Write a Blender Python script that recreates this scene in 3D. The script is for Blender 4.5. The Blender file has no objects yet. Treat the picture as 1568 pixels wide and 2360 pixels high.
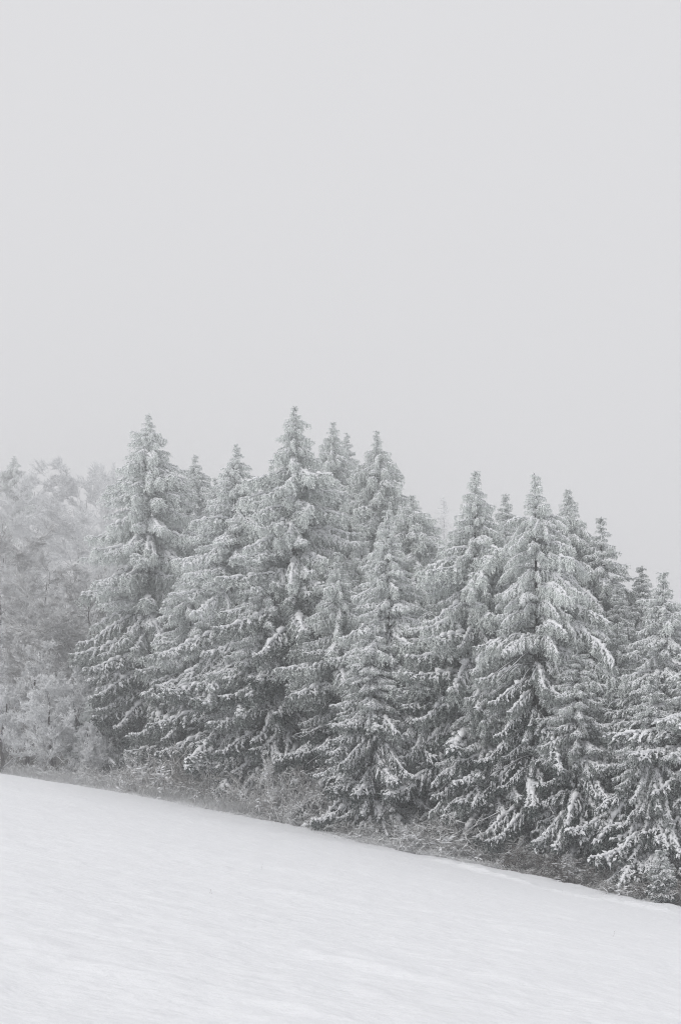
import bpy, math, random
import numpy as np
from mathutils import Vector, Matrix

scene = bpy.context.scene
COL = scene.collection
R = math.radians

# ------------------------------------------------------------------ camera, sky, light, exposure
EYE = 1.7                        # eye height above the snow
F, U0, VH = 2622.0, 784.0, 1650.0   # focal length and horizon in units of a 1568 x 2360 picture
cam_d = bpy.data.cameras.new('camera')
cam = bpy.data.objects.new('camera', cam_d)
COL.objects.link(cam)
cam.location = (0, 0, EYE)
cam.rotation_euler = (R(90), 0, 0)
cam_d.sensor_fit = 'VERTICAL'
cam_d.sensor_height = 36.0
cam_d.sensor_width = 24.0
cam_d.lens = 36.0 * F / 2360.0
cam_d.shift_y = (VH - 1180.0) / 2360.0
cam_d.clip_start = 0.1
cam_d.clip_end = 3000.0
scene.camera = cam

SUN_EL, SUN_AZ = R(42), R(-125)     # behind the overcast, over the left shoulder
world = bpy.data.worlds.new('World')
scene.world = world
world.use_nodes = True
wn = world.node_tree.nodes
wl = world.node_tree.links
bg = wn['Background']
sky = wn.new('ShaderNodeTexSky')
sky.sky_type = 'NISHITA'
sky.sun_disc = False
sky.sun_elevation = SUN_EL
sky.sun_rotation = SUN_AZ
sky.dust_density = 6.0
hsv = wn.new('ShaderNodeHueSaturation')
hsv.inputs['Saturation'].default_value = 0.25
wl.new(sky.outputs['Color'], hsv.inputs['Color'])
# the cloud sheet under that sky: overcast, a little brighter towards the zenith
geo = wn.new('ShaderNodeTexCoord')
sep = wn.new('ShaderNodeSeparateXYZ')
wl.new(geo.outputs['Generated'], sep.inputs[0])
ramp = wn.new('ShaderNodeMapRange')
ramp.inputs['From Min'].default_value = 0.0
ramp.inputs['From Max'].default_value = 1.0
ramp.inputs['To Min'].default_value = 7.55
ramp.inputs['To Max'].default_value = 8.1
wl.new(sep.outputs['Z'], ramp.inputs['Value'])
comb = wn.new('ShaderNodeVectorMath')
comb.operation = 'SCALE'
comb.inputs[0].default_value = (0.99, 0.99, 1.013)
wl.new(ramp.outputs[0], comb.inputs['Scale'])
mix = wn.new('ShaderNodeMixRGB')
mix.inputs['Fac'].default_value = 0.93
wl.new(hsv.outputs['Color'], mix.inputs['Color1'])
wl.new(comb.outputs[0], mix.inputs['Color2'])
wl.new(mix.outputs['Color'], bg.inputs['Color'])
bg.inputs['Strength'].default_value = 0.1

sun_d = bpy.data.lights.new('sun', 'SUN')
sun_d.energy = 1.1
sun_d.angle = R(28)
sun_d.color = (1.0, 0.98, 0.95)
sun = bpy.data.objects.new('sun', sun_d)
COL.objects.link(sun)
sdir = Vector((math.sin(SUN_AZ) * math.cos(SUN_EL), math.cos(SUN_AZ) * math.cos(SUN_EL), math.sin(SUN_EL)))
sun.rotation_euler = sdir.to_track_quat('Z', 'Y').to_euler()

FOG = 0.0038
FOG_G = 0.85

scene.view_settings.view_transform = 'Standard'
scene.view_settings.look = 'None'
scene.view_settings.exposure = 0.0
scene.view_settings.gamma = 1.0
scene.view_settings.use_curve_mapping = False
scene.render.engine = 'CYCLES'
cy = scene.cycles
cy.max_bounces = 8
cy.diffuse_bounces = 4
cy.glossy_bounces = 1
cy.transmission_bounces = 2
cy.volume_bounces = 2
cy.transparent_max_bounces = 8
cy.use_denoising = True
cy.use_adaptive_sampling = False
scene.cycles.filter_width = 1.1
try:
    cy.denoiser = 'OPENIMAGEDENOISE'
    cy.denoising_input_passes = 'RGB_ALBEDO_NORMAL'
    cy.denoising_prefilter = 'NONE'
except Exception:
    pass

# ------------------------------------------------------------------ helpers
def tag(o, label=None, cat=None, group=None, kind=None):
    if label: o['label'] = label
    if cat: o['category'] = cat
    if group: o['group'] = group
    if kind: o['kind'] = kind
    return o

def link(name, data, parent=None):
    o = bpy.data.objects.new(name, data)
    COL.objects.link(o)
    if parent is not None:
        o.parent = parent
    return o

def empty(name, loc):
    o = bpy.data.objects.new(name, None)
    o.empty_display_size = 0.5
    o.location = loc
    COL.objects.link(o)
    return o

def make_mesh(name, V, T, M, mats, smooth=None):
    """V (n,3), T (m,3) triangles, M (m,) material index"""
    me = bpy.data.meshes.new(name)
    V = np.ascontiguousarray(V, dtype=np.float32)
    T = np.ascontiguousarray(T, dtype=np.int32)
    me.vertices.add(len(V))
    me.vertices.foreach_set('co', V.ravel())
    me.loops.add(len(T) * 3)
    me.loops.foreach_set('vertex_index', T.ravel())
    me.polygons.add(len(T))
    me.polygons.foreach_set('loop_start', np.arange(0, len(T) * 3, 3, dtype=np.int32))
    me.polygons.foreach_set('loop_total', np.full(len(T), 3, dtype=np.int32))
    me.polygons.foreach_set('material_index', np.ascontiguousarray(M, dtype=np.int32))
    if smooth is not None:
        me.polygons.foreach_set('use_smooth', np.ascontiguousarray(smooth, dtype=bool))
    for m in mats:
        me.materials.append(m)
    me.update(calc_edges=True)
    return me

class Geo:
    """collects tubes and spindles, then becomes ONE mesh"""
    def __init__(self):
        self.V, self.T, self.M, self.S, self.n = [], [], [], [], 0
        self.sp = {}
    def add(self, V, T, m, smooth=True):
        V = np.asarray(V, float); T = np.asarray(T, int)
        self.V.append(V); self.T.append(T + self.n); self.n += len(V)
        self.M.append(np.full(len(T), m)); self.S.append(np.full(len(T), smooth))
    def tube(self, P, rad, sides, m, flat=1.0):
        P = np.asarray(P, float); rad = np.asarray(rad, float)
        k = len(P)
        tan = np.gradient(P, axis=0)
        tan /= np.linalg.norm(tan, axis=1)[:, None] + 1e-9
        ref = np.where(np.abs(tan[:, 2:3]) > 0.9, [[1., 0, 0]], [[0., 0, 1]])
        a = np.cross(tan, ref); a /= np.linalg.norm(a, axis=1)[:, None] + 1e-9
        b = np.cross(a, tan)
        ang = np.arange(sides) * 2 * math.pi / sides
        V = (P[:, None, :] + rad[:, None, None] * (np.cos(ang)[None, :, None] * a[:, None, :]
             + flat * np.sin(ang)[None, :, None] * b[:, None, :])).reshape(-1, 3)
        i = np.arange(k - 1)[:, None] * sides
        j = np.arange(sides)[None, :]
        j2 = (j + 1) % sides
        q = np.stack([i + j, i + j2, i + sides + j2, i + sides + j], -1).reshape(-1, 4)
        T = np.concatenate([q[:, [0, 1, 2]], q[:, [0, 2, 3]]])
        tip = len(V)
        V = np.vstack([V, P[-1] + tan[-1] * rad[-1]])
        last = (k - 1) * sides
        T = np.vstack([T, [[last + s, last + (s + 1) % sides, tip] for s in range(sides)]])
        self.add(V, T, m, True)
    def spindles(self, P0, D, L, W, m, rng, belly=0.4):
        """many small tapered three-sided bodies: needle sprays, twigs, blades"""
        P0 = np.asarray(P0, float); D = np.asarray(D, float)
        n = len(P0)
        if n == 0: return
        D = D / (np.linalg.norm(D, axis=1)[:, None] + 1e-9)
        L = np.broadcast_to(np.asarray(L, float), (n,))[:, None]
        W = np.broadcast_to(np.asarray(W, float), (n,))[:, None]
        rnd = rng.normal(size=(n, 3))
        a = np.cross(D, rnd); a /= np.linalg.norm(a, axis=1)[:, None] + 1e-9
        b = np.cross(D, a)
        mid = P0 + D * L * belly
        V = np.empty((n, 5, 3))
        V[:, 0] = P0
        for s in range(3):
            an = s * 2 * math.pi / 3
            V[:, 1 + s] = mid + 0.5 * W * (math.cos(an) * a + math.sin(an) * b)
        V[:, 4] = P0 + D * L
        base = np.array([[0, 2, 1], [0, 3, 2], [0, 1, 3], [4, 1, 2], [4, 2, 3], [4, 3, 1]])
        T = (base[None] + 5 * np.arange(n)[:, None, None]).reshape(-1, 3)
        self.add(V.reshape(-1, 3), T, m, False)
    def arrays(self):
        return (np.vstack(self.V), np.vstack(self.T), np.concatenate(self.M), np.concatenate(self.S))
    def mesh(self, name, mats):
        V, T, M, S = self.arrays()
        return make_mesh(name, V, T, M, mats, S)

def hash2(ix, iy, seed):
    h = (ix.astype(np.int64) * 374761393 + iy.astype(np.int64) * 668265263 + seed * 974634777) & 0x7fffffff
    h = ((h ^ (h >> 13)) * 1274126177) & 0x7fffffff
    return ((h ^ (h >> 16)) & 0xffff) / 65535.0

def noise2(x, y, seed=0):
    ix, iy = np.floor(x), np.floor(y)
    fx, fy = x - ix, y - iy
    fx = fx * fx * fx * (fx * (fx * 6 - 15) + 10); fy = fy * fy * fy * (fy * (fy * 6 - 15) + 10)
    a = hash2(ix, iy, seed); b = hash2(ix + 1, iy, seed)
    c = hash2(ix, iy + 1, seed); d = hash2(ix + 1, iy + 1, seed)
    return (a * (1 - fx) + b * fx) * (1 - fy) + (c * (1 - fx) + d * fx) * fy * 1.0 - 0.5

# ------------------------------------------------------------------ materials
def new_mat(name):
    m = bpy.data.materials.new(name)
    m.use_nodes = True
    n = m.node_tree.nodes
    b = n['Principled BSDF']
    b.inputs['Roughness'].default_value = 0.85
    b.inputs['Specular IOR Level'].default_value = 0.15
    return m, n, m.node_tree.links, b

def mathn(n, l, op, a, b, clamp=False):
    k = n.new('ShaderNodeMath'); k.operation = op; k.use_clamp = clamp
    for i, v in enumerate((a, b)):
        if isinstance(v, (int, float)): k.inputs[i].default_value = v
        else: l.new(v, k.inputs[i])
    return k.outputs[0]

def rimed(name, dark, rime_haze, scale, up=0.35, bias=0.0, spread=1.2):
    """a plant surface with hoar frost and a dusting of snow; the object's own colour says how much (r, painted fog fade included) and how brown (g)"""
    m, n, l, b = new_mat(name)
    oi = n.new('ShaderNodeObjectInfo')
    sp = n.new('ShaderNodeSeparateColor'); l.new(oi.outputs['Color'], sp.inputs[0])
    tc = n.new('ShaderNodeTexCoord')
    nz = n.new('ShaderNodeTexNoise'); nz.inputs['Scale'].default_value = scale; nz.inputs['Detail'].default_value = 3
    l.new(tc.outputs['Object'], nz.inputs['Vector'])
    gm = n.new('ShaderNodeNewGeometry')
    sx = n.new('ShaderNodeSeparateXYZ'); l.new(gm.outputs['True Normal'], sx.inputs[0])
    upz = mathn(n, l, 'MAXIMUM', sx.outputs['Z'], 0.0)
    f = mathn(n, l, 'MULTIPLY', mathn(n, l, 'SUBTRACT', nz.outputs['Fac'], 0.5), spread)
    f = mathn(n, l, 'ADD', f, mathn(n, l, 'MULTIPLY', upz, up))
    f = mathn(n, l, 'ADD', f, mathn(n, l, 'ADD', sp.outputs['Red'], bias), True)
    mb = n.new('ShaderNodeMixRGB')
    mb.inputs['Color1'].default_value = (*dark, 1); mb.inputs['Color2'].default_value = (0.11, 0.085, 0.065, 1)
    l.new(sp.outputs['Green'], mb.inputs['Fac'])
    mc = n.new('ShaderNodeMixRGB')
    l.new(f, mc.inputs['Fac']); l.new(mb.outputs[0], mc.inputs['Color1'])
    mc.inputs['Color2'].default_value = (*rime_haze, 1)
    l.new(mc.outputs[0], b.inputs['Base Color'])
    return m

m_bark = rimed('spruce bark', (0.030, 0.026, 0.024), (0.6, 0.61, 0.63), 3.0, up=0.5, bias=-0.38)
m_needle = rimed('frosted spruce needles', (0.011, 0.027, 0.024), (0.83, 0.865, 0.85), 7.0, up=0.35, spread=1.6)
m_twig = rimed('rimed twigs', (0.07, 0.06, 0.052), (0.83, 0.84, 0.85), 1.2, up=0.5, spread=1.6)
m_grass = rimed('frosted dry grass', (0.24, 0.22, 0.18), (0.66, 0.67, 0.68), 3.0, up=0.1)

m_cap, n_, l_, b_ = new_mat('branch snow')
b_.inputs['Base Color'].default_value = (0.84, 0.85, 0.87, 1)
b_.inputs['Roughness'].default_value = 0.7
SPRUCE = [m_bark, m_needle, m_cap]

# snow field / forest floor in one ground material; the vertex attribute 'litter' says where the snow thins out
m_ground, n_, l_, b_ = new_mat('snow cover')
b_.inputs['Roughness'].default_value = 0.6
at = n_.new('ShaderNodeAttribute'); at.attribute_name = 'litter'
tc = n_.new('ShaderNodeTexCoord')
nz = n_.new('ShaderNodeTexNoise'); nz.inputs['Scale'].default_value = 2.2; nz.inputs['Detail'].default_value = 5
l_.new(tc.outputs['Object'], nz.inputs['Vector'])
lf = mathn(n_, l_, 'ADD', at.outputs['Fac'], mathn(n_, l_, 'MULTIPLY', mathn(n_, l_, 'SUBTRACT', nz.outputs['Fac'], 0.5), 1.2))
lf = mathn(n_, l_, 'MULTIPLY', mathn(n_, l_, 'SUBTRACT', lf, 0.35), 3.0, True)
mx = n_.new('ShaderNodeMixRGB')
mx.inputs['Color1'].default_value = (0.86, 0.87, 0.895, 1)
mx.inputs['Color2'].default_value = (0.045, 0.04, 0.034, 1)
l_.new(lf, mx.inputs['Fac']); l_.new(mx.outputs[0], b_.inputs['Base Color'])
mp = n_.new('ShaderNodeMapping')
mp.vector_type = 'TEXTURE'
mp.inputs['Rotation'].default_value = (0, 0, R(26)); mp.inputs['Scale'].default_value = (0.55, 0.30, 0.33)
l_.new(tc.outputs['Object'], mp.inputs['Vector'])
n2 = n_.new('ShaderNodeTexNoise'); n2.inputs['Scale'].default_value = 1.0; n2.inputs['Detail'].default_value = 6
n2.inputs['Roughness'].default_value = 0.55
l_.new(mp.outputs[0], n2.inputs['Vector'])
mp2 = n_.new('ShaderNodeMapping')
mp2.vector_type = 'TEXTURE'
mp2.inputs['Rotation'].default_value = (0, 0, R(22)); mp2.inputs['Scale'].default_value = (0.22, 0.12, 0.15)
l_.new(tc.outputs['Object'], mp2.inputs['Vector'])
n4 = n_.new('ShaderNodeTexNoise'); n4.inputs['Scale'].default_value = 1.0; n4.inputs['Detail'].default_value = 5
l_.new(mp2.outputs[0], n4.inputs['Vector'])
n3 = n_.new('ShaderNodeTexNoise'); n3.inputs['Scale'].default_value = 60; n3.inputs['Detail'].default_value = 2
l_.new(tc.outputs['Object'], n3.inputs['Vector'])
hs = mathn(n_, l_, 'ADD', mathn(n_, l_, 'ADD', mathn(n_, l_, 'MULTIPLY', n4.outputs['Fac'], 0.036), mathn(n_, l_, 'MULTIPLY', n2.outputs['Fac'], 0.04)), mathn(n_, l_, 'MULTIPLY', n3.outputs['Fac'], 0.0015))
bp = n_.new('ShaderNodeBump'); bp.inputs['Strength'].default_value = 1.0; bp.inputs['Distance'].default_value = 1.0
l_.new(hs, bp.inputs['Height']); l_.new(bp.outputs[0], b_.inputs['Normal'])

# ------------------------------------------------------------------ ground
A, B = -0.173, -0.08
EY = np.array([-400., 10, 22, 38, 52, 75, 113, 400])
EX = np.array([444., 36, 24.4, 11.4, 0, -22.4, -60, -340])
def edge_x(y): return np.interp(y, EY, EX)
_pu = np.array([0, 292, 492, 573, 747, 949, 995, 1214, 1408, 1568.])
_pv = np.array([1783, 1828, 1866, 1883, 1919, 1964, 1972, 2014, 2062, 2096.])
_ye = np.linspace(38, 76, 40)
_xe = edge_x(_ye)
_ue = U0 + F * _xe / _ye
_zw = EYE + (VH - np.interp(_ue, _pu, _pv)) * _ye / F       # height the field's rim has there
_dz = _zw - (A * _xe + B * _ye)

def signed_edge(x, y): return (x - edge_x(y)) * 0.70

def ground(x, y, detail=False):
    x = np.asarray(x, float); y = np.asarray(y, float)
    xs = 70 * np.tanh(x / 70.0)
    ys = np.where(y > 0, 160 * np.tanh(y / 160.0) , y * 0.3)
    ys = np.where(np.abs(y) < 80, np.where(y > 0, y, 0.3 * y), np.where(y > 0, 80 + 90 * np.tanh((y - 80) / 90), -24 + 0 * y))
    z = A * xs + B * ys
    d = signed_edge(x, y)
    dz = np.interp(y, _ye, _dz)
    z = z + dz * np.where(d < 0, np.exp(-(d / 17.0) ** 2), 1.0)
    dd = np.maximum(d, 0)
    z = z - 0.07 * np.minimum(dd, 5) - 0.02 * np.clip(dd - 5, 0, 40)
    z = z + 18 * np.clip((y - 88) / 110, 0, 1.2) ** 1.2 * np.clip((-x - 8) / 18, 0, 1)
    if detail:
        fade = 1.0 / (1 + (np.hypot(x, y) / 90) ** 2)
        c, s = math.cos(R(25)), math.sin(R(25))
        a = x * c + y * s; b = -x * s + y * c
        h = 0.16 * noise2(a / 7.0, b / 5.0, 1) + 0.04 * noise2(a / 2.2, b / 1.3, 2)
        h = h + 0.040 * noise2(a / 0.8, b / 0.42, 3) + 0.034 * noise2(a / 0.36, b / 0.2, 4)
        near = np.clip(np.hypot(x, y) / 4.0, 0, 1)
        z = z + h * fade * near
        for (px, py, sx_, sy_, ht, rot) in DRIFTS:
            cc, ss = math.cos(rot), math.sin(rot)
            ga = ((x - px) * cc + (y - py) * ss) / sx_; gb = (-(x - px) * ss + (y - py) * cc) / sy_
            z = z + ht * np.exp(-(ga ** 2 + np.where(gb > 0, gb * 1.7, gb) ** 2))
        for (x0, y0, x1, y1, wd, ht) in RIDGES:
            L2 = (x1 - x0) ** 2 + (y1 - y0) ** 2
            t = np.clip(((x - x0) * (x1 - x0) + (y - y0) * (y1 - y0)) / L2, 0, 1)
            q = np.hypot(x - x0 - t * (x1 - x0), y - y0 - t * (y1 - y0)) / wd
            z = z + ht * np.exp(-q ** 2) * (0.6 + 1.2 * (noise2(t * 25, t * 0 + 3.3, 9) + 0.3))
        z = z + np.where(d > 0.2, 0.10 * noise2(x / 0.8, y / 0.8, 6), 0)
        rim = np.exp(-(d / 0.6) ** 2)
        z = z + rim * (0.12 * noise2(x / 1.3, y / 1.3, 7) + 0.10 * noise2(x / 0.5, y / 0.5, 8))
    return z

def at_ground(u, v):
    """the point of the field under a place in the picture"""
    k = (u - U0) / F
    ys = np.geomspace(4, 75, 3000)
    z = ground(k * ys, ys)
    vv = VH - F * (z - EYE) / ys
    i = int(np.argmin(np.abs(vv - v)))
    return k * ys[i], ys[i]

DRIFTS, RIDGES = [], []
for (u, v, sx_, sy_, ht, rot) in [(930, 2250, 0.85, 0.22, 0.10, -0.25), (700, 2062, 1.6, 0.5, 0.12, -0.1), (452, 2275, 0.10, 0.06, 0.05, 0),
                                  (660, 2330, 0.7, 0.16, 0.07, -0.25), (845, 2225, 0.6, 0.15, 0.05, -0.1), (230, 2245, 1.1, 0.3, 0.05, -0.15),
                                  (1140, 2255, 0.6, 0.15, 0.05, -0.1), (1200, 2145, 1.0, 0.3, 0.06, 0), (560, 1990, 2.2, 0.5, 0.08, 0)]:
    px, py = at_ground(u, v)
    DRIFTS.append((px, py, sx_, sy_, ht * 0.6, rot))
for (u, v, u1, v1, wd, ht) in [(1010, 1986, 1215, 2034, 0.30, 0.12), (1240, 2042, 1380, 2072, 0.25, 0.08), (1400, 2072, 1545, 2102, 0.28, 0.12)]:
    x0, y0 = at_ground(u, v); x1, y1 = at_ground(u1, v1)
    RIDGES.append((x0, y0, x1, y1, wd, ht))

rr = np.concatenate([[0.0], np.geomspace(1.0, 5.5, 40), np.geomspace(5.5, 95, 370)[1:], np.geomspace(95, 380, 24)[1:]])
az = np.concatenate([np.linspace(-180, -23, 48)[:-1], np.linspace(-23, 23, 400), np.linspace(23, 180, 48)[1:]])
az = np.radians(az)
RRg, AZg = np.meshgrid(rr, az, indexing='ij')
X = RRg * np.sin(AZg); Y = RRg * np.cos(AZg)
Z = ground(X, Y, True)
V = np.stack([X, Y, Z], -1).reshape(-1, 3)
nr, na = X.shape
i = np.arange(nr - 1)[:, None] * na; j = np.arange(na - 1)[None, :]
q = np.stack([i + j, i + na + j, i + na + j + 1, i + j + 1], -1).reshape(-1, 4)
T = np.concatenate([q[:, [0, 2, 1]], q[:, [0, 3, 2]]])
me = make_mesh('snow_field', V, T, np.zeros(len(T)), [m_ground], np.ones(len(T)))
dd = signed_edge(X, Y).ravel()
lit = np.clip((dd - np.where(Y.ravel() > 58, 4.5, 0.3)) / 2.5, 0, 1) * np.clip((60 - dd) / 30, 0.25, 1)
a_ = me.attributes.new('litter', 'FLOAT', 'POINT')
a_.data.foreach_set('value', np.ascontiguousarray(lit, dtype=np.float32))
tag(link('snow_field', me), 'sloping snow-covered field with wind-rippled surface', 'snow field', kind='structure')

def gz(x, y): return float(ground(np.array([x]), np.array([y]))[0])

# ------------------------------------------------------------------ spruce branches
def axis_curve(L, elev, rng, n=13, wob=0.06):
    t = np.linspace(0, 1, n)
    e = np.radians(np.interp(t, [0, 0.35, 0.72, 1], elev)) + rng.normal(0, 0.04, n)
    yaw = np.cumsum(rng.normal(0, wob, n))
    yaw -= yaw[0]
    ds = L / (n - 1)
    st = np.stack([np.cos(e) * np.cos(yaw), np.cos(e) * np.sin(yaw), np.sin(e)], -1) * ds
    P = np.vstack([[0, 0, 0], np.cumsum(st[:-1], axis=0)])
    return t, P

def sample(P, t):
    n = len(P) - 1
    f = np.clip(np.asarray(t) * n, 0, n - 1e-6)
    i = f.astype(int); w = (f - i)[:, None]
    D = P[i + 1] - P[i]
    return P[i] * (1 - w) + P[i + 1] * w, D / (np.linalg.norm(D, axis=1)[:, None] + 1e-9)

def spruce_branch(L, elev, style, seed, lod=1.0):
    rng = np.random.default_rng(seed)
    g = Geo()
    t, P = axis_curve(L, elev, rng)
    r0 = 0.012 * L + 0.008
    g.tube(P, r0 * (1 - 0.85 * t), 4 if lod >= 1 else 3, 0)
    comb_ = style == 'comb'
    W = 0.042 / max(lod, 0.3) ** 0.5
    lines = [(P, 0.18, 1.0)]
    ns = max(3, int((4.5 if comb_ else 5.2) * L * lod ** 0.5))
    for side in (-1, 1):
        for tt in np.linspace(0.10, 0.97, ns) + rng.normal(0, 0.02, ns):
            tt = min(max(tt, 0.06), 0.985)
            (p,), (d,) = sample(P, np.array([tt]))
            ln = (0.12 + (0.21 if comb_ else 0.27) * L * (1 - tt) ** 0.8 * min(1, 0.35 + tt * 2.2)) * rng.uniform(0.6, 1.3)
            ln = min(ln, 1.3)
            yaw = math.atan2(d[1], d[0]) + side * R(rng.uniform(30, 65))
            ed = math.asin(max(-1, min(1, d[2])))
            e_s = ed - R(rng.uniform(5, 25)); e_e = e_s - R(rng.uniform(20, 60))
            k = 5
            es = np.maximum(np.linspace(e_s, e_e, k), -1.45); yw = yaw + np.cumsum(rng.normal(0, 0.12, k)) - side * np.linspace(0, 0.35, k)
            st = np.stack([np.cos(es) * np.cos(yw), np.cos(es) * np.sin(yw), np.sin(es)], -1) * ln / (k - 1)
            Q = np.vstack([[0, 0, 0], np.cumsum(st[:-1], axis=0)]) + p
            if lod >= 1:
                g.tube(Q, (0.008 + 0.003 * L) * (1 - 0.7 * np.linspace(0, 1, k)), 3, 0)
            lines.append((Q, 0.0, ln / L))
    size = min(1.0, 0.45 + 0.2 * L)
    for li, (Q, start, rel) in enumerate(lines):
        ln = float(np.sum(np.linalg.norm(np.diff(Q, axis=0), axis=1)))
        # hanging twigs, each set with short needle shoots
        n = max(2, int(ln / (0.060 if comb_ else 0.085) * lod))
        tt = rng.uniform(start, 1, n)
        p, d = sample(Q, tt)
        hl = (rng.uniform(0.2, 1.0, n) ** 1.3 * 0.95 if comb_ else rng.uniform(0.12, 0.5, n)) * size
        hl = hl * np.clip(1.3 - tt * 0.8, 0.3, 1)
        D = np.stack([0.3 * d[:, 0], 0.3 * d[:, 1], -np.ones(n)], -1) + rng.normal(0, 0.20 if comb_ else 0.38, (n, 3))
        g.spindles(p, D, hl, W * 0.75 * rng.uniform(0.7, 1.3, n), 1, rng, 0.35)
        m = int(np.sum(hl) / 0.055 * lod)
        if m and lod >= 1:
            ii = rng.choice(n, m, p=hl / hl.sum())
            fr = rng.uniform(0.1, 1.0, m)[:, None]
            Du = D[ii] / np.linalg.norm(D[ii], axis=1)[:, None]
            pp = p[ii] + Du * hl[ii][:, None] * fr
            g.spindles(pp, Du * 0.8 + rng.normal(0, 0.6, (m, 3)), rng.uniform(0.07, 0.19, m), W * rng.uniform(0.7, 1.2, m), 1, rng)
        # needle sprays along the twig, pointing forward and out
        n = max(2, int(ln / (0.040 if comb_ else 0.028) * lod))
        tt = rng.uniform(max(start, 0.05), 1, n) ** 0.8
        p, d = sample(Q, tt)
        perp = np.stack([-d[:, 1], d[:, 0], np.zeros(n)], -1)
        D = d * rng.uniform(0.3, 1.0, n)[:, None] + perp * rng.choice([-1, 1], n)[:, None] * rng.uniform(0.2, 1.0, n)[:, None]
        D = D + rng.normal(0, 0.25, (n, 3)) + [0, 0, -0.35]
        sl = rng.uniform(0.09, 0.26, n) * size
        g.spindles(p, D, sl, W * 1.2 * rng.uniform(0.8, 1.3, n), 1, rng)
        # snow lying on the sprays
        m = int(n * (0.45 if comb_ else 0.62))
        g.spindles(p[:m] + [0, 0, 0.018], D[:m] + [0, 0, 0.08], sl[:m] * 0.95, 0.065 * rng.uniform(0.8, 1.9, m), 2, rng, 0.45)
        # snow pillow along the ridge of the twig, broken where it has slid off
        ks = max(6, int(ln / 0.12)) if li == 0 else 5
        tq = np.linspace(max(start, 0.12), 1, ks)
        pc, dc = sample(Q, tq)
        big = (0.15 if comb_ else 0.115) if li == 0 else 0.07
        rs = big * rng.uniform(0.15, 1.35, ks) * np.clip(1.4 - tq, 0.45, 1) * min(1, 0.30 + L * 0.24)
        if li == 0:
            rs *= np.clip((tq - start + 0.04) * 5, 0.15, 1)
        else:
            rs[0] *= 0.3
        rs[-1] *= 0.4
        if li == 0 or (lod >= 1 and rng.random() < 0.7):
            pc = pc + np.stack([rng.normal(0, 0.02, ks), rng.normal(0, 0.02, ks), rs * 0.7], -1)
            g.tube(pc, rs, 5 if lod >= 1 else 3, 2, 0.8)
    return g, P

KINDS = {   # name: (length, elevation at 0, .35, .72, 1)
    'tuft': (0.55, (40, 25, 5, 10)),
    'top': (1.1, (24, 8, -14, 4)),
    'rise': (1.8, (12, -4, -22, -2)),
    'level': (2.6, (2, -12, -20, 10)),
    'droop': (3.4, (-10, -28, -34, 6)),
    'sweep': (4.4, (-20, -38, -40, 4)),
    'arch': (3.6, (22, 0, -34, -48)),
    'low': (3.2, (-28, -50, -56, -20)),
}
LIB = {}
sd = 100
for kname, (L, el) in KINDS.items():
    for style in ('comb', 'clump'):
        for v in range(3 if kname in ('tuft', 'top') else 4):
            sd += 1
            g, P = spruce_branch(L, el, style, sd)
            LIB.setdefault((kname, style), []).append((g.mesh('branch', SPRUCE), float(np.hypot(P[-1, 0], P[-1, 1]))))

def dead_limb(seed):
    rng = np.random.default_rng(seed)
    g = Geo()
    t, P = axis_curve(2.4, (-8, -20, -30, -20), rng, 9, 0.10)
    g.tube(P, 0.026 * (1 - .8 * t) + .004, 4, 0)
    for q_ in range(9):
        (p,), (d,) = sample(P, np.array([rng.uniform(.2, 1)]))
        e = d + rng.normal(0, .5, 3) + [0, 0, -.2]
        e /= np.linalg.norm(e); ln = rng.uniform(.2, .7)
        g.tube(np.array([p, p + e * ln * .5 + [0, 0, .02], p + e * ln]), [.011, .008, .003], 3, 0)
    tq = np.linspace(.1, 1, 8)
    pc, _ = sample(P, tq)
    g.tube(pc + [0, 0, .022], .022 * rng.uniform(.3, 1.2, 8), 4, 2, .7)
    return g.mesh('dead_branch', SPRUCE)
DEAD = [dead_limb(700 + q_) for q_ in range(4)]

def trunk_mesh(H, r0, rng, mats=SPRUCE, lean=(0, 0)):
    n = 16
    t = np.linspace(0, 1, n)
    P = np.stack([lean[0] * t + 0.04 * np.sin(t * 5 + rng.uniform(0, 6)), lean[1] * t + 0.04 * np.sin(t * 4 + rng.uniform(0, 6)), H * t - 0.3 * (1 - t)], -1)
    g = Geo()
    rad = r0 * (1 - 0.97 * t) * (1 + 0.5 * np.exp(-t * 30)) + 0.008
    g.tube(P[:-1], rad[:-1], 8, 0)
    k = 5
    f = np.linspace(0, 1, k)[:, None]
    tip = P[-2] * (1 - f) + P[-1] * f
    g.tube(tip, np.linspace(rad[-2] + 0.004, 0.012, k) + np.array([0.0, .02, .01, .02, 0]), 5, 2)
    m = 60
    pp = P[-2] + (P[-1] - P[-2]) * rng.uniform(0.2, 1.0, m)[:, None]
    g.spindles(pp, rng.normal(0, 0.6, (m, 3)) + [0, 0, 0.5], rng.uniform(.08, .2, m), 0.05, 1 if len(mats) > 2 else 0, rng)
    return g.mesh('trunk', mats), P

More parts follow.
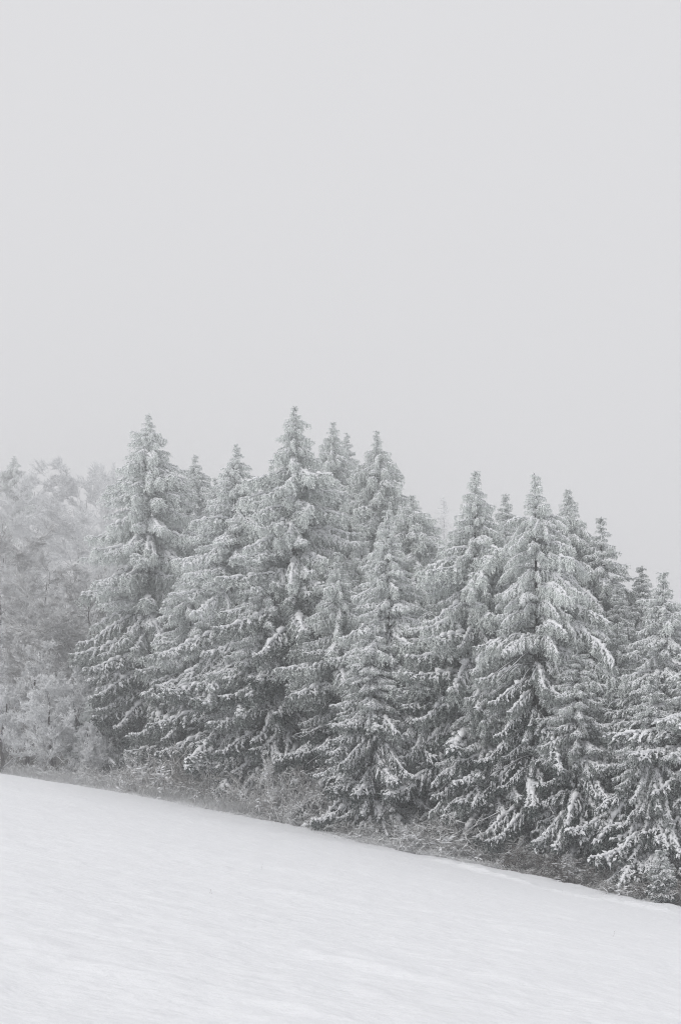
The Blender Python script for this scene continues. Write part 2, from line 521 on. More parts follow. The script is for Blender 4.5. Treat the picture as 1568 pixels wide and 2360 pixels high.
def spruce(u, v, y, Rb, lam, style, seed, label, group='snow-laden spruces along the wood edge', rime_haze=(0.12, 0.42),
           kinds=None, gap=0.5, per=(6, 8), asym=None, bare=None, skirt=0.4, back=0.30, young=False, rear=False):
    rng = np.random.default_rng(seed)
    x = (u - U0) * y / F
    zt = EYE + (VH - v) * y / F
    zb = gz(x, y)
    H = zt - zb
    root = empty('spruce_tree', (x, y, zb))
    tag(root, label, 'spruce', group)
    tm, TP = trunk_mesh(H, 0.011 * H + 0.02, rng)
    tr = link('trunk', tm, root)
    tr.color = (0.35, 0, 0, 1)
    h = 0.07
    k = 0
    floor_ = H * (0.5 if rear else 0.0) + skirt
    while h < H - floor_ and k < 290:
        rel = h / H
        Rh = (0.08 + Rb * 1.0 * (1 - math.exp(-h / (lam * 0.80)))) * min(1, 0.48 + 0.115 * h) * (1 + 0.10 * math.sin(h * 1.7 + seed))
        n = int(rng.integers(per[0], per[1] + 1)) if h > 1.2 else 4
        if bare and bare[0] < h < bare[1]: n = 5
        a0 = rng.uniform(0, 6.28)
        for i in range(n):
            az_ = a0 + i * 6.283 / n + rng.normal(0, 0.22)
            facing = -math.sin(az_)              # 1 towards the open field, -1 into the wood
            if facing < -0.45 and h > 1.5 and rng.random() > back: continue
            r = Rh * (rng.uniform(0.66, 1.16) if rel < 0.4 else rng.uniform(0.55, 1.3))
            if asym: r *= asym(az_, rel, h)
            if bare and bare[0] < h < bare[1] and facing > 0.3: continue
            if kinds: kn = kinds(rel, h, rng, az_)
            elif young and Rb < 2: kn = 'tuft' if h < .5 else 'top' if h < 1.6 else 'rise' if rel < 0.5 else 'level'
            elif h < 0.7: kn = 'tuft'
            elif h < 2.2: kn = 'top'
            elif rel < 0.24: kn = 'rise'
            elif rel < 0.48: kn = rng.choice(['level', 'rise', 'droop'], p=[.6, .15, .25])
            elif rel < 0.75: kn = rng.choice(['droop', 'level', 'sweep'], p=[.5, .2, .3])
            else: kn = rng.choice(['sweep', 'low', 'droop'], p=[.2, .55, .25])
            lst = LIB[(kn, style if rng.random() < 0.8 else ('comb' if style == 'clump' else 'clump'))]
            me_, reach = lst[int(rng.integers(len(lst)))]
            s = min(max(r / reach, 0.42), 1.7)
            o = link('branch', me_, root)
            hz = H - h + rng.normal(0, 0.10)
            o.location = (TP[0, 0], TP[0, 1], min(max(hz, 0.2), H))
            o.rotation_euler = (rng.normal(0, 0.10), rng.normal(0, 0.09), az_)
            zs = s * rng.uniform(0.85, 1.15)
            o.scale = (s, s * rng.uniform(0.85, 1.15), zs if s < 1 else min(zs, 1.25))
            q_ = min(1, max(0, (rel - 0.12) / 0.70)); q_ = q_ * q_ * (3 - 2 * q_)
            rm = rime_haze[1] + (rime_haze[0] - 0.14 - rime_haze[1]) * q_ + rng.normal(0, 0.04)  # frost by height; also paints fog-faded tops and shaded lower boughs
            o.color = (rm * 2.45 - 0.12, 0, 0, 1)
            k += 1
        h += gap * rng.uniform(0.75, 1.25) * (0.30 if h < 1.6 else 0.40 if h < 3 else 0.66 if h < 7 else 1.0)
    if H > 14:
        for q_ in range(14):
            o = link('dead_branch', DEAD[q_ % 4], root)
            o.location = (0, 0, H * rng.uniform(0.06, 0.6))
            a = rng.uniform(-3.6, 0.5)
            o.rotation_euler = (0, rng.normal(0, .15), a)
            sc = rng.uniform(.7, 1.3); o.scale = (sc, sc, sc)
            o.color = (rng.uniform(.2, .6), 0, 0, 1)
    root.rotation_euler = (rng.normal(0, .006), rng.normal(0, .006), 0)
    return root, k

def leftlong(az_, rel, h): return 1.25 if math.cos(az_) < -0.3 and rel > .35 else 0.95
def rightlong(az_, rel, h): return 1.3 if math.cos(az_) > 0.3 else 0.85
def archy(rel, h, rng, az_):
    if h < .7: return 'tuft'
    if h < 1.8: return 'top'
    if rel < 0.22: return rng.choice(['rise', 'arch'])
    if rel < 0.55: return rng.choice(['arch', 'level', 'droop'], p=[.55, .15, .3])
    return rng.choice(['sweep', 'droop', 'low'], p=[.45, .3, .25])

def ragged(rel, h, rng, az_):
    if h < .8: return 'tuft'
    if h < 1.8: return rng.choice(['top', 'rise'])
    return rng.choice(['droop', 'low', 'sweep', 'level', 'arch'], p=[.3, .3, .2, .1, .1])

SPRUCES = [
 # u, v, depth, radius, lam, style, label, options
 (347, 957, 77, 5.3, 7.0, 'comb', 'tall fog-pale spruce at the left end of the row, standing beside the bare frosted trees', dict(asym=leftlong, rime_haze=(.2, .55))),
 (452, 1052, 84, 3.8, 5.0, 'clump', 'narrow pale spruce tip squeezed between the left end spruce and the broad bare-trunked one', dict(rime_haze=(.2, .5))),
 (547, 1027, 65, 5.1, 8.0, 'clump', 'broad shaggy spruce with bare trunk in its upper half, long limbs sweeping left', dict(bare=(8.2, 11.0), rime_haze=(.18, .5))),
 (683, 940, 63, 4.4, 6.0, 'comb', 'tallest spruce of all, near the middle, with curtains of hanging twigs', dict(rime_haze=(.12, .48))),
 (760, 975, 82, 4.0, 5.5, 'comb', 'spruce close behind the right shoulder of the tallest spruce', dict(rime_haze=(.2, .5))),
 (804, 1000, 88, 3.2, 5.0, 'clump', 'slim dark-tipped spruce top just right of the pair with the tallest spruce', dict(rime_haze=(.2, .42))),
 (878, 998, 80, 4.2, 6.0, 'comb', 'spruce with one long branch jutting right against the sky, standing behind the middle', dict(rime_haze=(.2, .5))),
 (955, 1143, 74, 4.4, 4.0, 'comb', 'blunt-topped spruce behind, left of the thin bare larch', dict(rime_haze=(.18, .48))),
 (900, 1178, 54.5, 3.5, 6.5, 'clump', 'front spruce in the middle of the edge with thick level snow-loaded branches', dict(rime_haze=(.12, .45))),
 (1092, 1090, 53, 4.0, 6.5, 'comb', 'evenly conical spruce right of the thin bare larch, its limbs hanging steeply', dict(rime_haze=(.12, .45))),
 (1157, 1140, 68, 3.2, 5.0, 'clump', 'smaller spruce top set back between the conical spruce and the one with arching limbs', dict(rime_haze=(.16, .42))),
 (1233, 1095, 48.5, 3.2, 6.5, 'comb', 'spruce with arching heavily snowed limbs sweeping far down to the right', dict(asym=rightlong, kinds=archy, rime_haze=(.10, .45))),
 (1300, 1130, 55, 3.7, 5.5, 'comb', 'spruce with a clean pointed tip just behind the one with arching limbs', dict(kinds=archy, rime_haze=(.14, .42))),
 (1382, 1197, 54, 3.4, 6.0, 'clump', 'slender pointed spruce on the falling skyline, third from the right picture edge', dict(rime_haze=(.12, .36))),
 (1478, 1308, 54, 2.9, 4.5, 'clump', 'short dark spruce tip on the skyline between two snowier neighbours near the right', dict(rime_haze=(.10, .30))),
 (1532, 1323, 46, 3.4, 5.0, 'clump', 'spruce nearest the right picture border whose tip still stands clear against the sky', dict(rime_haze=(.10, .36))),
 (1625, 1400, 43.5, 3.8, 5.0, 'clump', 'dark spruce cut off by the right picture border', dict(rime_haze=(.06, .32))),
 (398, 1190, 82, 3.4, 5.0, 'comb', 'spruce filling the notch right of the left end spruce, its tip below both neighbours', dict(rime_haze=(.16, .48))),
 (497, 1105, 80, 3.0, 4.5, 'clump', 'slim spruce top just left of the broad bare-trunked spruce', dict(rime_haze=(.18, .5))),
 (610, 1105, 74, 3.2, 5.0, 'clump', 'slim spruce top leaning into the left side of the tallest spruce', dict(rime_haze=(.16, .48))),
 (835, 1230, 62, 3.4, 5.0, 'comb', 'spruce tucked between the tallest spruce and the middle front one', dict(rime_haze=(.12, .42))),
 (1045, 1290, 61, 3.2, 5.0, 'clump', 'spruce below the thin bare larch, against the conical spruce', dict(rime_haze=(.12, .42))),
 (1185, 1250, 57, 3.0, 5.0, 'comb', 'spruce squeezed between the conical spruce and the arching one', dict(rime_haze=(.10, .40))),
 (1432, 1350, 52, 3.0, 5.0, 'clump', 'spruce below the slender skyline spruce, right of the arching limbs', dict(rime_haze=(.08, .34))),
 (1118, 1500, 50.5, 2.5, 3.2, 'clump', 'half-grown spruce with a snowy tip wedged in front of the conical spruce', dict(kinds=ragged, rime_haze=(.10, .34))),
 (615, 1255, 62.5, 2.9, 4.0, 'clump', 'slim front spruce between the broad spruce and the tallest one, its tip against their foliage', dict(rime_haze=(.12, .40))),
 (782, 1275, 58.5, 2.8, 4.0, 'comb', 'slim front spruce filling the gap right of the foot of the tallest spruce', dict(rime_haze=(.10, .40))),
 (1008, 1340, 54.0, 2.7, 3.8, 'clump', 'slim front spruce directly below the thin bare larch', dict(rime_haze=(.10, .38))),
 (1425, 1440, 47.8, 2.7, 3.6, 'comb', 'slim front spruce right of the sweeping limbs of the arching spruce', dict(rime_haze=(.06, .33))),
 (1500, 1560, 43.8, 2.7, 3.4, 'clump', 'lower front spruce at the right with dark gaps beside its foot', dict(kinds=ragged, rime_haze=(.05, .28))),
 (1172, 1400, 50.2, 2.6, 3.6, 'comb', 'slim front spruce at the left flank of the arching spruce', dict(rime_haze=(.08, .35))),
 (442, 1290, 69, 3.2, 4.2, 'clump', 'slim front spruce between the left end spruce and the broad one', dict(rime_haze=(.15, .44))),
 (1330, 1480, 47.0, 2.5, 3.6, 'clump', 'slim front spruce seen through the arching limbs, left of the one beyond their tips', dict(rime_haze=(.06, .33))),
 (860, 1420, 53.5, 2.6, 3.6, 'clump', 'slim front spruce leaning on the left side of the middle front spruce', dict(rime_haze=(.10, .36))),
 (540, 1560, 63.0, 2.6, 3.0, 'clump', 'ragged half-grown spruce before the broad spruce, above the tawny shrubs', dict(kinds=ragged, rime_haze=(.12, .34))),
 (215, 1600, 74, 2.6, 3.2, 'comb', 'half-grown pale spruce hugging the left flank of the left end spruce', dict(kinds=ragged, rime_haze=(.2, .45))),
 (1522, 1965, 39.3, 1.15, 1.6, 'clump', 'waist-thick young spruce at the field rim, lowest one at the right', dict(young=True, gap=.3, skirt=.2, rime_haze=(.16, .26), back=.8)),
]
nb = kmax = 0
REAR = {452, 760, 804, 878, 955, 1157, 398, 497, 610, 835, 1045, 1185, 1432, 1478, 1382}
for i, (u, v, y, Rb, lam, style, label, opt) in enumerate(SPRUCES):
    H_ = (VH - v) * y / F + 9
    o_ = dict(opt)
    if 'gap' not in o_: o_['gap'] = 0.60 if H_ > 18 else 0.5
    if u in REAR: o_['rear'] = True
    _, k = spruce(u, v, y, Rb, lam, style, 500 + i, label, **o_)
    kmax = max(k, kmax)
    nb += k
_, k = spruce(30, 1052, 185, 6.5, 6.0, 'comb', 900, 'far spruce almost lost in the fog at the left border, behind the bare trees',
              rime_haze=(.4, .6), gap=0.9, group='spruces far back in the fog', skirt=14)
nb += k
print('branches', nb, 'most', kmax)

# wood behind the front row, seen only through the gaps: one mass
rngw = np.random.default_rng(77)
low = {}
for kn in ('top', 'level', 'droop', 'sweep'):
    low[kn] = [spruce_branch(KINDS[kn][0], KINDS[kn][1], 'clump', 3000 + q_, 0.10)[0].arrays() for q_ in range(2)]
Vs, Ts, Ms, off = [], [], [], 0
def put(V_, T_, M_):
    global off
    Vs.append(V_); Ts.append(T_ + off); Ms.append(M_); off += len(V_)
sk_u = [-60, 230, 345, 450, 550, 683, 760, 880, 950, 1022, 1092, 1157, 1235, 1300, 1382, 1478, 1568, 1700]
sk_v = [1560, 1540, 1150, 1250, 1230, 1150, 1170, 1190, 1300, 1420, 1300, 1300, 1290, 1320, 1380, 1480, 1520, 1560]
for u in np.arange(-60, 1690, 78):
    for row in range(1 if u > 300 else 2):
        uu = u + rngw.uniform(-25, 25) + row * 30
        kk = (uu - U0) / F
        ye = 52 / (1 + (1.03 if kk < 0 else 1.23) * kk)
        y = ye + 27 + row * 8 + (8 if uu < 560 else 0) + rngw.uniform(-2, 2)
        v = np.interp(uu, sk_u, sk_v) + rngw.uniform(0, 120)
        x = kk * y; zb = gz(x, y); H = EYE + (VH - v) * y / F - zb
        tm, TP = trunk_mesh(H, 0.011 * H + .02, rngw)
        vv = np.empty(len(tm.vertices) * 3); tm.vertices.foreach_get('co', vv)
        tt = np.empty(len(tm.loops), int); tm.loops.foreach_get('vertex_index', tt)
        put(vv.reshape(-1, 3) + [x, y, zb], tt.reshape(-1, 3), np.zeros(len(tt) // 3))
        h = 0.3
        while h < H - 0.8:
            rel = h / H
            Rh = 0.3 + 3.4 * (1 - math.exp(-h / 5))
            n = 3 if h > 2 else 4
            for q_ in range(n):
                a_z = math.pi + math.pi * (q_ + rngw.uniform(0, 1)) / n
                kn = 'top' if h < 2 else 'level' if rel < .4 else 'droop' if rel < .7 else 'sweep'
                V_, T_, M_, _s = low[kn][int(rngw.integers(2))]
                s = Rh / (KINDS[kn][0] * .9)
                c, si = math.cos(a_z), math.sin(a_z)
                Vr = np.stack([V_[:, 0] * c - V_[:, 1] * si, V_[:, 0] * si + V_[:, 1] * c, V_[:, 2]], -1) * s
                put(Vr + [x, y, zb + H - h], T_, M_)
            h += 1.15 * rngw.uniform(.8, 1.2)
Vw, Tw = np.vstack(Vs), np.vstack(Ts)
print('dec', sum(len(m_.polygons) for d_ in DEC for m_ in [d_[0], d_[2]] + d_[1]) if 'DEC' in globals() else 0, 'wood tris', len(Tw), 'library', sum(len(m_[0].polygons) for l_i in LIB.values() for m_ in l_i))
o = link('background_wood', make_mesh('background_wood', Vw, Tw, np.concatenate(Ms), SPRUCE))
o.color = (0.22, 0, 0, 1)
tag(o, 'dim mass of spruces filling the gaps behind the front row', 'wood', kind='stuff')

# ------------------------------------------------------------------ bare frosted trees and shrubs
TW = [m_bark, m_twig, m_cap]
def grow_tree(H, spread, seed, wood_r, levels=4, twigw=0.05, ntw=5, trunk_frac=0.3, upw=0.35, tw=3, flat=1.0):
    """returns (trunk Geo, [limb Geo], crown Geo): bare crown of rimed twigs"""
    rng = np.random.default_rng(seed)
    tg, limbs, cg = Geo(), [], Geo()
    n = 10
    t = np.linspace(0, 1, n)
    TPs = np.stack([np.cumsum(rng.normal(0, 0.012 * H, n)), np.cumsum(rng.normal(0, 0.012 * H, n)), t * H * 0.92 - 0.2], -1)
    TPs[0, :2] = 0
    tg.tube(TPs, wood_r * (1 - 0.93 * t) + 0.012, 7, 0)
    tw_p, tw_d, tw_l = [], [], []
    def limb(g, p, d, ln, r, lev):
        k = 6
        Q = [p]
        dd_ = d / np.linalg.norm(d)
        for _ in range(k - 1):
            dd_ = dd_ + rng.normal(0, 0.16, 3) + [0, 0, upw * 0.12]
            dd_ /= np.linalg.norm(dd_)
            Q.append(Q[-1] + dd_ * ln / (k - 1))
        Q = np.array(Q)
        if lev <= 2:
            g.tube(Q, r * (1 - 0.8 * np.linspace(0, 1, k)) + 0.006, 4 if lev < 2 else 3, 0 if lev < 2 else 1)
        else:
            cg.tube(Q[[0, 2, 5]], [r, r * .7, r * .3], 3, 1)
        if lev >= levels - 1:
            m = int(ntw * tw)
            pp, ddv = sample(Q, rng.uniform(0.05, 1, m))
            hz_ = np.stack([-ddv[:, 1], ddv[:, 0], np.zeros(m)], -1)
            tw_p.append(pp)
            tw_d.append(ddv * 0.8 + hz_ * rng.normal(0, 0.5 * flat, m)[:, None] + rng.normal(0, 0.20 if flat > .5 else 0.42, (m, 3)) + [0, 0, 0.06])
            tw_l.append(rng.uniform(0.3, 1.0, m) * min(ln * 0.8, 1.3 if flat > .5 else 0.7))
        if lev < levels:
            m = ntw if lev else ntw + 3
            for tt in rng.uniform(0.25 if lev else 0.2, 1, m):
                (pp,), (ddv,) = sample(Q, np.array([tt]))
                if lev < 2 or flat < .5: nd = ddv * 0.8 + rng.normal(0, 0.5, 3) + [0, 0, 0.1]
                else:
                    hz_ = np.array([-ddv[1], ddv[0], 0.0])
                    nd = ddv * np.array([1, 1, 0.6]) * 0.9 + hz_ * rng.choice([-1, 1]) * rng.uniform(0.3, 0.9) + rng.normal(0, 0.12, 3)
                limb(g, pp, nd, ln * rng.uniform(0.42, 0.66), max(r * 0.5, 0.012), lev + 1)
    nl = 11
    for q_ in range(nl):
        f = trunk_frac + (1 - trunk_frac) * (q_ + 0.3) / nl
        (p,), _ = sample(TPs, np.array([f]))
        a = q_ * 2.4 + rng.uniform(-.4, .4)
        ln = spread * (1.0 - 0.55 * max(0, f - 0.35) / 0.65) * rng.uniform(0.75, 1.15)
        g = Geo()
        limb(g, p, np.array([math.cos(a), math.sin(a), upw + f * 0.9]), ln, wood_r * 0.42 * (1.15 - f), 1)
        limbs.append(g)
    p = np.vstack(tw_p); d = np.vstack(tw_d); l = np.concatenate(tw_l)
    cg.spindles(p, d, l, twigw * rng.uniform(.6, 1.3, len(p)), 1, rng, 0.3)
    return tg, limbs, cg

DEC = []
for s_ in range(3):
    tg, lb, cg = grow_tree(22.0, 7.5, 40 + s_, 0.26, levels=4, twigw=0.068, ntw=5, tw=3.4)
    DEC.append((tg.mesh('trunk', TW), [g.mesh('limb', TW) for g in lb], cg.mesh('crown', TW)))
SMALL = []
for s_ in range(3):
    tg, lb, cg = grow_tree(5.5, 1.7, 60 + s_, 0.09, levels=4, twigw=0.028, ntw=5, trunk_frac=0.12, upw=0.9, tw=2.4, flat=0.2)
    SMALL.append((tg.mesh('trunk', TW), [g.mesh('limb', TW) for g in lb], cg.mesh('crown', TW)))

def bare_tree(lib, i, u, v, y, H0, rot, label, group, rime_haze, wide=1.0, base=None):
    x = (u - U0) * y / F
    zb = gz(x, y)
    H = EYE + (VH - v) * y / F - zb
    s = H / H0
    root = empty('frosted_tree', (x, y, zb))
    tag(root, label, 'bare tree', group)
    tm, lm, cm = lib[i]
    for nm, me_, dr in [('trunk', tm, -.5 if H0 > 10 else -.85)] + [('limb', m_, -0.2) for m_ in lm] + [('crown', cm, .1)]:
        o = link(nm, me_, root)
        o.rotation_euler = (0, 0, rot)
        o.scale = (s * wide, s * wide, s)
        o.color = (rime_haze * 1.3 + (0.42 if y > 120 else 0.12) + dr, 0.1, 0, 1)  # far trees frosted paler, painting thicker fog into their colour
    return root

gD = 'tall bare trees white with frost'
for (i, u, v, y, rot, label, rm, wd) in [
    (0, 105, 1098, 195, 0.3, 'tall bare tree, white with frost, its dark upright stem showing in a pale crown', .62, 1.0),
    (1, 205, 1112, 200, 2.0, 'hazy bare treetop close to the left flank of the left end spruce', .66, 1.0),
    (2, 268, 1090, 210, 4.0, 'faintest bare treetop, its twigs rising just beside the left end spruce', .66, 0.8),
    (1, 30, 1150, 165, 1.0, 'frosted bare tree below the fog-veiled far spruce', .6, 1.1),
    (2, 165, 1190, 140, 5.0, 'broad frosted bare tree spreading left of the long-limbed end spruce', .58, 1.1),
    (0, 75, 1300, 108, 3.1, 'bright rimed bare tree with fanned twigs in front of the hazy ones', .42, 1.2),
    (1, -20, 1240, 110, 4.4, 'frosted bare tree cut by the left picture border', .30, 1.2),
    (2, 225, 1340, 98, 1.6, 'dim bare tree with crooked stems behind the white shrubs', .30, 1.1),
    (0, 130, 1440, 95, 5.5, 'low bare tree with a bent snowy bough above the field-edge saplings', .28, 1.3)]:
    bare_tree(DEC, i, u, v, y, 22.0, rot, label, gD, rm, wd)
gS = 'rimed saplings at the field edge'
for (i, u, v, y, rot, label, rm, wd) in [
    (0, 8, 1575, 75.5, 0.0, 'rimed sapling with a dark leaning stem at the left picture border', .70, 1.3),
    (1, 118, 1575, 73.5, 2.2, 'round-crowned rimed sapling rising from the pale grass', .72, 1.25),
    (2, 190, 1560, 76, 1.0, 'whitest feathery sapling left of the end spruce', .76, 1.2),
    (0, 205, 1660, 72.5, 3.3, 'low fine-twigged white sapling tucked under the end spruce', .62, 1.2),
    (1, 62, 1500, 80, 4.0, 'taller rimed sapling behind the two at the field edge', .5, 1.2),
    (2, 0, 1440, 82, 5.1, 'frosted sapling above the leaning dark stem', .58, 1.3)]:
    bare_tree(SMALL, i, u, v, y, 5.5, rot, label, gS, rm, wd)

# thin bare larch
def larch(u, v, y, label):
    rng = np.random.default_rng(8)
    x = (u - U0) * y / F; zb = gz(x, y); H = EYE + (VH - v) * y / F - zb
    root = empty('larch_tree', (x, y, zb)); tag(root, label, 'larch')
    tm, TP = trunk_mesh(H, 0.2, rng)
    link('trunk', tm, root).color = (.9, 0, 0, 1)
    g = Geo()
    for h in np.arange(0.2, 12, 0.16):
        a = rng.uniform(0, 6.28); L = 0.2 + 2.4 * (1 - math.exp(-h / 5)) * rng.uniform(.6, 1.1)
        t = np.linspace(0, 1, 5)
        e = 0.25 - 0.3 * t
        P = np.stack([L * t * math.cos(a), L * t * math.sin(a), H - h + L * 0.25 * t - 0.25 * L * t * t], -1)
        g.tube(P, 0.03 * (1 - .8 * t) + .008, 3, 1)
        n = int(L * 12)
        p, d = sample(P, rng.uniform(.1, 1, n))
        g.spindles(p, rng.normal(0, .6, (n, 3)) + [0, 0, -.3], rng.uniform(.3, .8, n), .06, 1, rng)
    o = link('crown', g.mesh('crown', TW), root); o.color = (.95, .1, 0, 1)
larch(1022, 1145, 135, 'thin bare larch fading into the fog in the gap right of the middle')

print('dec', [len(d_[2].polygons) for d_ in DEC + SMALL])
# shrubs along the rim
def shrub_mesh(seed, droop=0.5):
    rng = np.random.default_rng(seed)
    g = Geo()
    P_, D_, L_ = [], [], []
    for q_ in range(34):
        a = rng.uniform(0, 6.28); el = rng.uniform(0.5, 1.45); ln = rng.uniform(0.8, 2.0)
        k = 7
        e = el - np.linspace(0, 1, k) ** 1.5 * rng.uniform(0.3, 1.6) * droop * 2
        yw = a + np.cumsum(rng.normal(0, .15, k))
        st = np.stack([np.cos(e) * np.cos(yw), np.cos(e) * np.sin(yw), np.sin(e)], -1) * ln / (k - 1)
        Q = np.vstack([[0, 0, -0.1], np.cumsum(st[:-1], axis=0)]) + [rng.normal(0, .3), rng.normal(0, .3), 0]
        g.tube(Q, 0.014 * (1 - .8 * np.linspace(0, 1, k)) + 0.004, 3, 1)
        for _ in range(9):
            (p,), (d,) = sample(Q, np.array([rng.uniform(.25, 1)]))
            d2 = d * .6 + rng.normal(0, .55, 3); d2 /= np.linalg.norm(d2)
            l2 = rng.uniform(.25, .7)
            Q2 = np.array([p, p + d2 * l2 * .5, p + d2 * l2 + [0, 0, -.1 * l2]])
            g.tube(Q2, [.008, .006, .003], 3, 1)
            pp, dd_ = sample(Q2, rng.uniform(.1, 1, 8))
            P_.append(pp); D_.append(dd_ * .5 + rng.normal(0, .6, (8, 3))); L_.append(rng.uniform(.08, .32, 8))
    P_ = np.vstack(P_); D_ = np.vstack(D_); L_ = np.concatenate(L_)
    g.spindles(P_, D_, L_, 0.028 * rng.uniform(.7, 1.4, len(P_)), 1, rng, .35)
    m = int(len(P_) * .18)
    g.spindles(P_[:m] + [0, 0, .01], D_[:m] * [1, 1, .4], L_[:m] * .7, 0.045, 2, rng, .45)
    return g.mesh('frosted_shrub', TW)
SH = [shrub_mesh(200 + q_, .35 + .12 * q_) for q_ in range(5)]
SHRUBS = [   # u, v of the crown's middle top, offset behind the rim (m), width scale, height scale, frost, brown, label
 (385, 1790, 2.5, 1.25, 1.05, .30, .75, 'brownish frosted shrub below the left end spruce'),
 (440, 1790, 3.0, 1.5, 1.3, .26, .8, 'widest tawny shrub, a tangle of thin stems before the broad spruce'),
 (500, 1820, 2.6, 1.2, 1.0, .30, .6, 'grey-brown shrub right of the widest tawny one'),
 (560, 1850, 2.2, 1.0, .8, .32, .5, 'low frosted shrub in a dark gap, left of the twiggy upright one'),
 (640, 1850, 2.0, 1.0, 1.0, .36, .45, 'upright twiggy shrub with a thin dark stem near the rim'),
 (690, 1860, 2.2, 1.15, 1.15, .36, .45, 'domed frosted shrub in front of the tallest spruce'),
 (760, 1890, 1.8, .9, .7, .42, .3, 'small snow-flecked shrub at the foot of the dark hollow'),
 (800, 1905, 1.6, .9, .6, .34, .5, 'low shrub hugging the rim, left of the middle spruce foot'),
 (875, 1935, 1.8, 1.0, .65, .34, .5, 'low spreading shrub below the overhanging snowy boughs'),
 (935, 1930, 2.2, 1.15, .95, .45, .2, 'whitest snow-speckled shrub under the middle front spruce'),
 (1010, 1960, 1.8, 1.0, .8, .42, .2, 'snow-flecked shrub right of the whitest one'),
 (1065, 1945, 2.6, 1.5, 1.2, .30, .15, 'big grey dome of fine twigs at the rim'),
 (1125, 1970, 2.4, 1.3, 1.05, .28, .15, 'grey fine-twigged shrub joining the right of the big dome'),
 (1195, 2000, 1.8, .8, .9, .22, .2, 'thin see-through shrub in the dark hollow right of the grey shrubs'),
 (1310, 2020, 2.0, 1.2, .85, .30, .15, 'bristly frosted shrub left of the lowest young spruce, longer one'),
 (1375, 2030, 2.0, 1.1, .9, .30, .15, 'bristly frosted shrub beside the dark stem gap at right'),
 (1450, 2070, 1.4, .8, .55, .34, .3, 'knee-high shrub left of the waist-thick young spruce'),
 (1560, 2020, 1.6, 1.1, 1.1, .26, .2, 'dark twiggy shrub at the right picture border'),
 (18, 1770, 2.0, .9, .55, .6, .3, 'pale frosted shrub beside the dark leaning stem at the left picture border'),
 (75, 1780, 2.4, 1.1, .6, .62, .3, 'pale low shrub between the two saplings at the field edge'),
 (150, 1790, 2.2, 1.0, .5, .58, .35, 'pale low shrub right of the round-crowned sapling'),
 (215, 1795, 2.6, 1.1, .6, .55, .35, 'pale low shrub in front of the dark hollow at the left'),
 (275, 1800, 2.2, 1.0, .7, .45, .4, 'pale low shrub among grass under the left end spruce'),
 (325, 1800, 2.4, 1.0, .8, .40, .5, 'pale brown shrub left of the tawny tangle'),
]
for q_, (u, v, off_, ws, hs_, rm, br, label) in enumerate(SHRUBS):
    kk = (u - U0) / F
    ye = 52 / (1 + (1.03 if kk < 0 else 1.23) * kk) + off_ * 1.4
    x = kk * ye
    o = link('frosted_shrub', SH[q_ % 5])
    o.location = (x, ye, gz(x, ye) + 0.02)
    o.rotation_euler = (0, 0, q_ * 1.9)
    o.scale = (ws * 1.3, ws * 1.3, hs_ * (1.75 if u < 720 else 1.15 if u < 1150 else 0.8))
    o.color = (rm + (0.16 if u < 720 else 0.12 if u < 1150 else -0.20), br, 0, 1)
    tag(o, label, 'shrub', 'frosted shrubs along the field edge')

# dry grass and litter along the rim
rngg = np.random.default_rng(5)
N = 42000
yy = rngg.uniform(34, 80, N)
d_ = np.where(rngg.random(N) < 0.06, rngg.uniform(-1.3, 0, N), np.abs(rngg.normal(0, 1.3, N)) - 0.3)
clump = noise2(yy * 0.9, d_ * 0.6, 11) + noise2(yy * 3.1, d_ * 2.1, 12) * 0.7
keep = clump > np.where(yy > 58, -0.45, 0.12)
yy, d_ = yy[keep], d_[keep]
xx = edge_x(yy) + d_ / 0.70
P0 = np.stack([xx, yy, ground(xx, yy) - 0.02], -1)
n = len(P0)
g = Geo()
hgt = rngg.uniform(0.12, 0.5, n) * np.where(yy > 58, 2.3, 0.75) * np.clip(d_ * 1.2 + 0.45, 0.25, 1.1)
g.spindles(P0, np.stack([rngg.normal(0, .5, n), rngg.normal(0, .5, n), np.ones(n)], -1), hgt, 0.020, 0, rngg, .3)
m = n // 2
g.spindles(P0[:m] + [0, 0, .1], np.stack([rngg.normal(0, 1, m), rngg.normal(0, 1, m), rngg.normal(0, .4, m)], -1), rngg.uniform(.1, .3, m), .022, 0, rngg, .4)
o = link('dry_grass', g.mesh('dry_grass', [m_grass]))
o.color = (.85, .4, 0, 1)
tag(o, 'frosted dry grass and weeds fringing the far rim of the snow field', 'grass', kind='stuff')

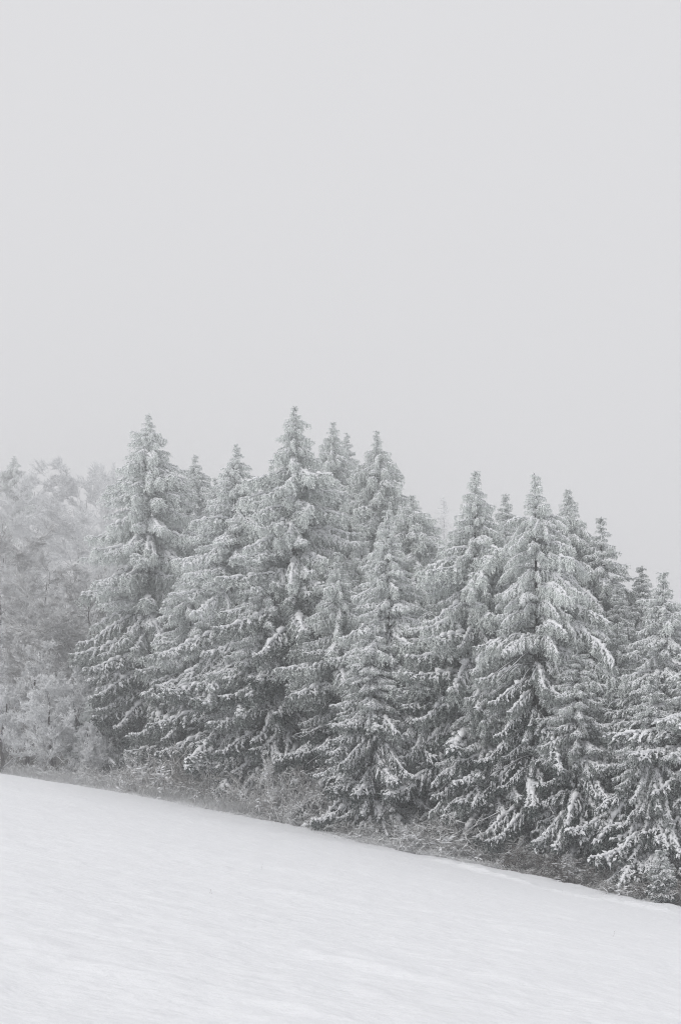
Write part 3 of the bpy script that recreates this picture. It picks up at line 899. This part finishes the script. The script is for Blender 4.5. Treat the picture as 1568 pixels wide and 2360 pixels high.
# single stalks poking out of the snow
for q_, (u, v, hh, label) in enumerate([(600, 2004, .13, 'lone dry stalk poking through the snow, farther up the field'),
                                  (481, 2060, .07, 'short pair of dry stalks in the snow left of the lone one'),
                                  (1410, 2164, .14, 'tiny dry stalk in the snow below the right end of the rim'),
                                  (1292, 2055, .12, 'dry stalk in the snow just under the rim, right of the middle')]):
    x, y = at_ground(u, v)
    rng = np.random.default_rng(q_)
    g = Geo()
    k_ = 2 if 'pair' in label else 1
    g.spindles(np.array([[0.05 * e, 0, -.05] for e in range(k_)]), np.array([[.3 - .5 * e, 0, 1] for e in range(k_)]), hh + .05, .008, 0, rng, .3)
    g.spindles(np.array([[.02, 0, hh * .6]]), np.array([[.6, .2, .5]]), hh * .4, .007, 0, rng, .4)
    o = link('grass_stalk', g.mesh('grass_stalk', [m_grass]))
    o.location = (x, y, float(ground(np.array([x]), np.array([y]), True)[0]))
    o.color = (.6, .8, 0, 1)
    tag(o, label, 'grass stalk', 'dry stalks in the snow')

# ------------------------------------------------------------------ fog
lo, hi = float(Z.min()) - 1.0, 34.0
hi = max(hi, float(Z.max()) + 2)
bv = np.array([(sx_ * 400, sy_ * 400, z_) for z_ in (lo, hi) for sy_ in (-1, 1) for sx_ in (-1, 1)], float)
bt = [(0, 2, 3), (0, 3, 1), (4, 5, 7), (4, 7, 6), (0, 1, 5), (0, 5, 4), (2, 6, 7), (2, 7, 3), (0, 4, 6), (0, 6, 2), (1, 3, 7), (1, 7, 5)]
m_fog = bpy.data.materials.new('fog air')
m_fog.use_nodes = True
fn = m_fog.node_tree.nodes
fn.remove(fn['Principled BSDF'])
pv = fn.new('ShaderNodeVolumePrincipled')
pv.inputs['Color'].default_value = (0.99, 0.99, 0.995, 1)
pv.inputs['Density'].default_value = FOG
pv.inputs['Anisotropy'].default_value = FOG_G
m_fog.node_tree.links.new(pv.outputs[0], fn['Material Output'].inputs['Volume'])
o = link('haze', make_mesh('haze', bv, np.array(bt), np.zeros(12), [m_fog]))
tag(o, 'pale winter fog filling the air over field and wood', 'fog', kind='stuff')
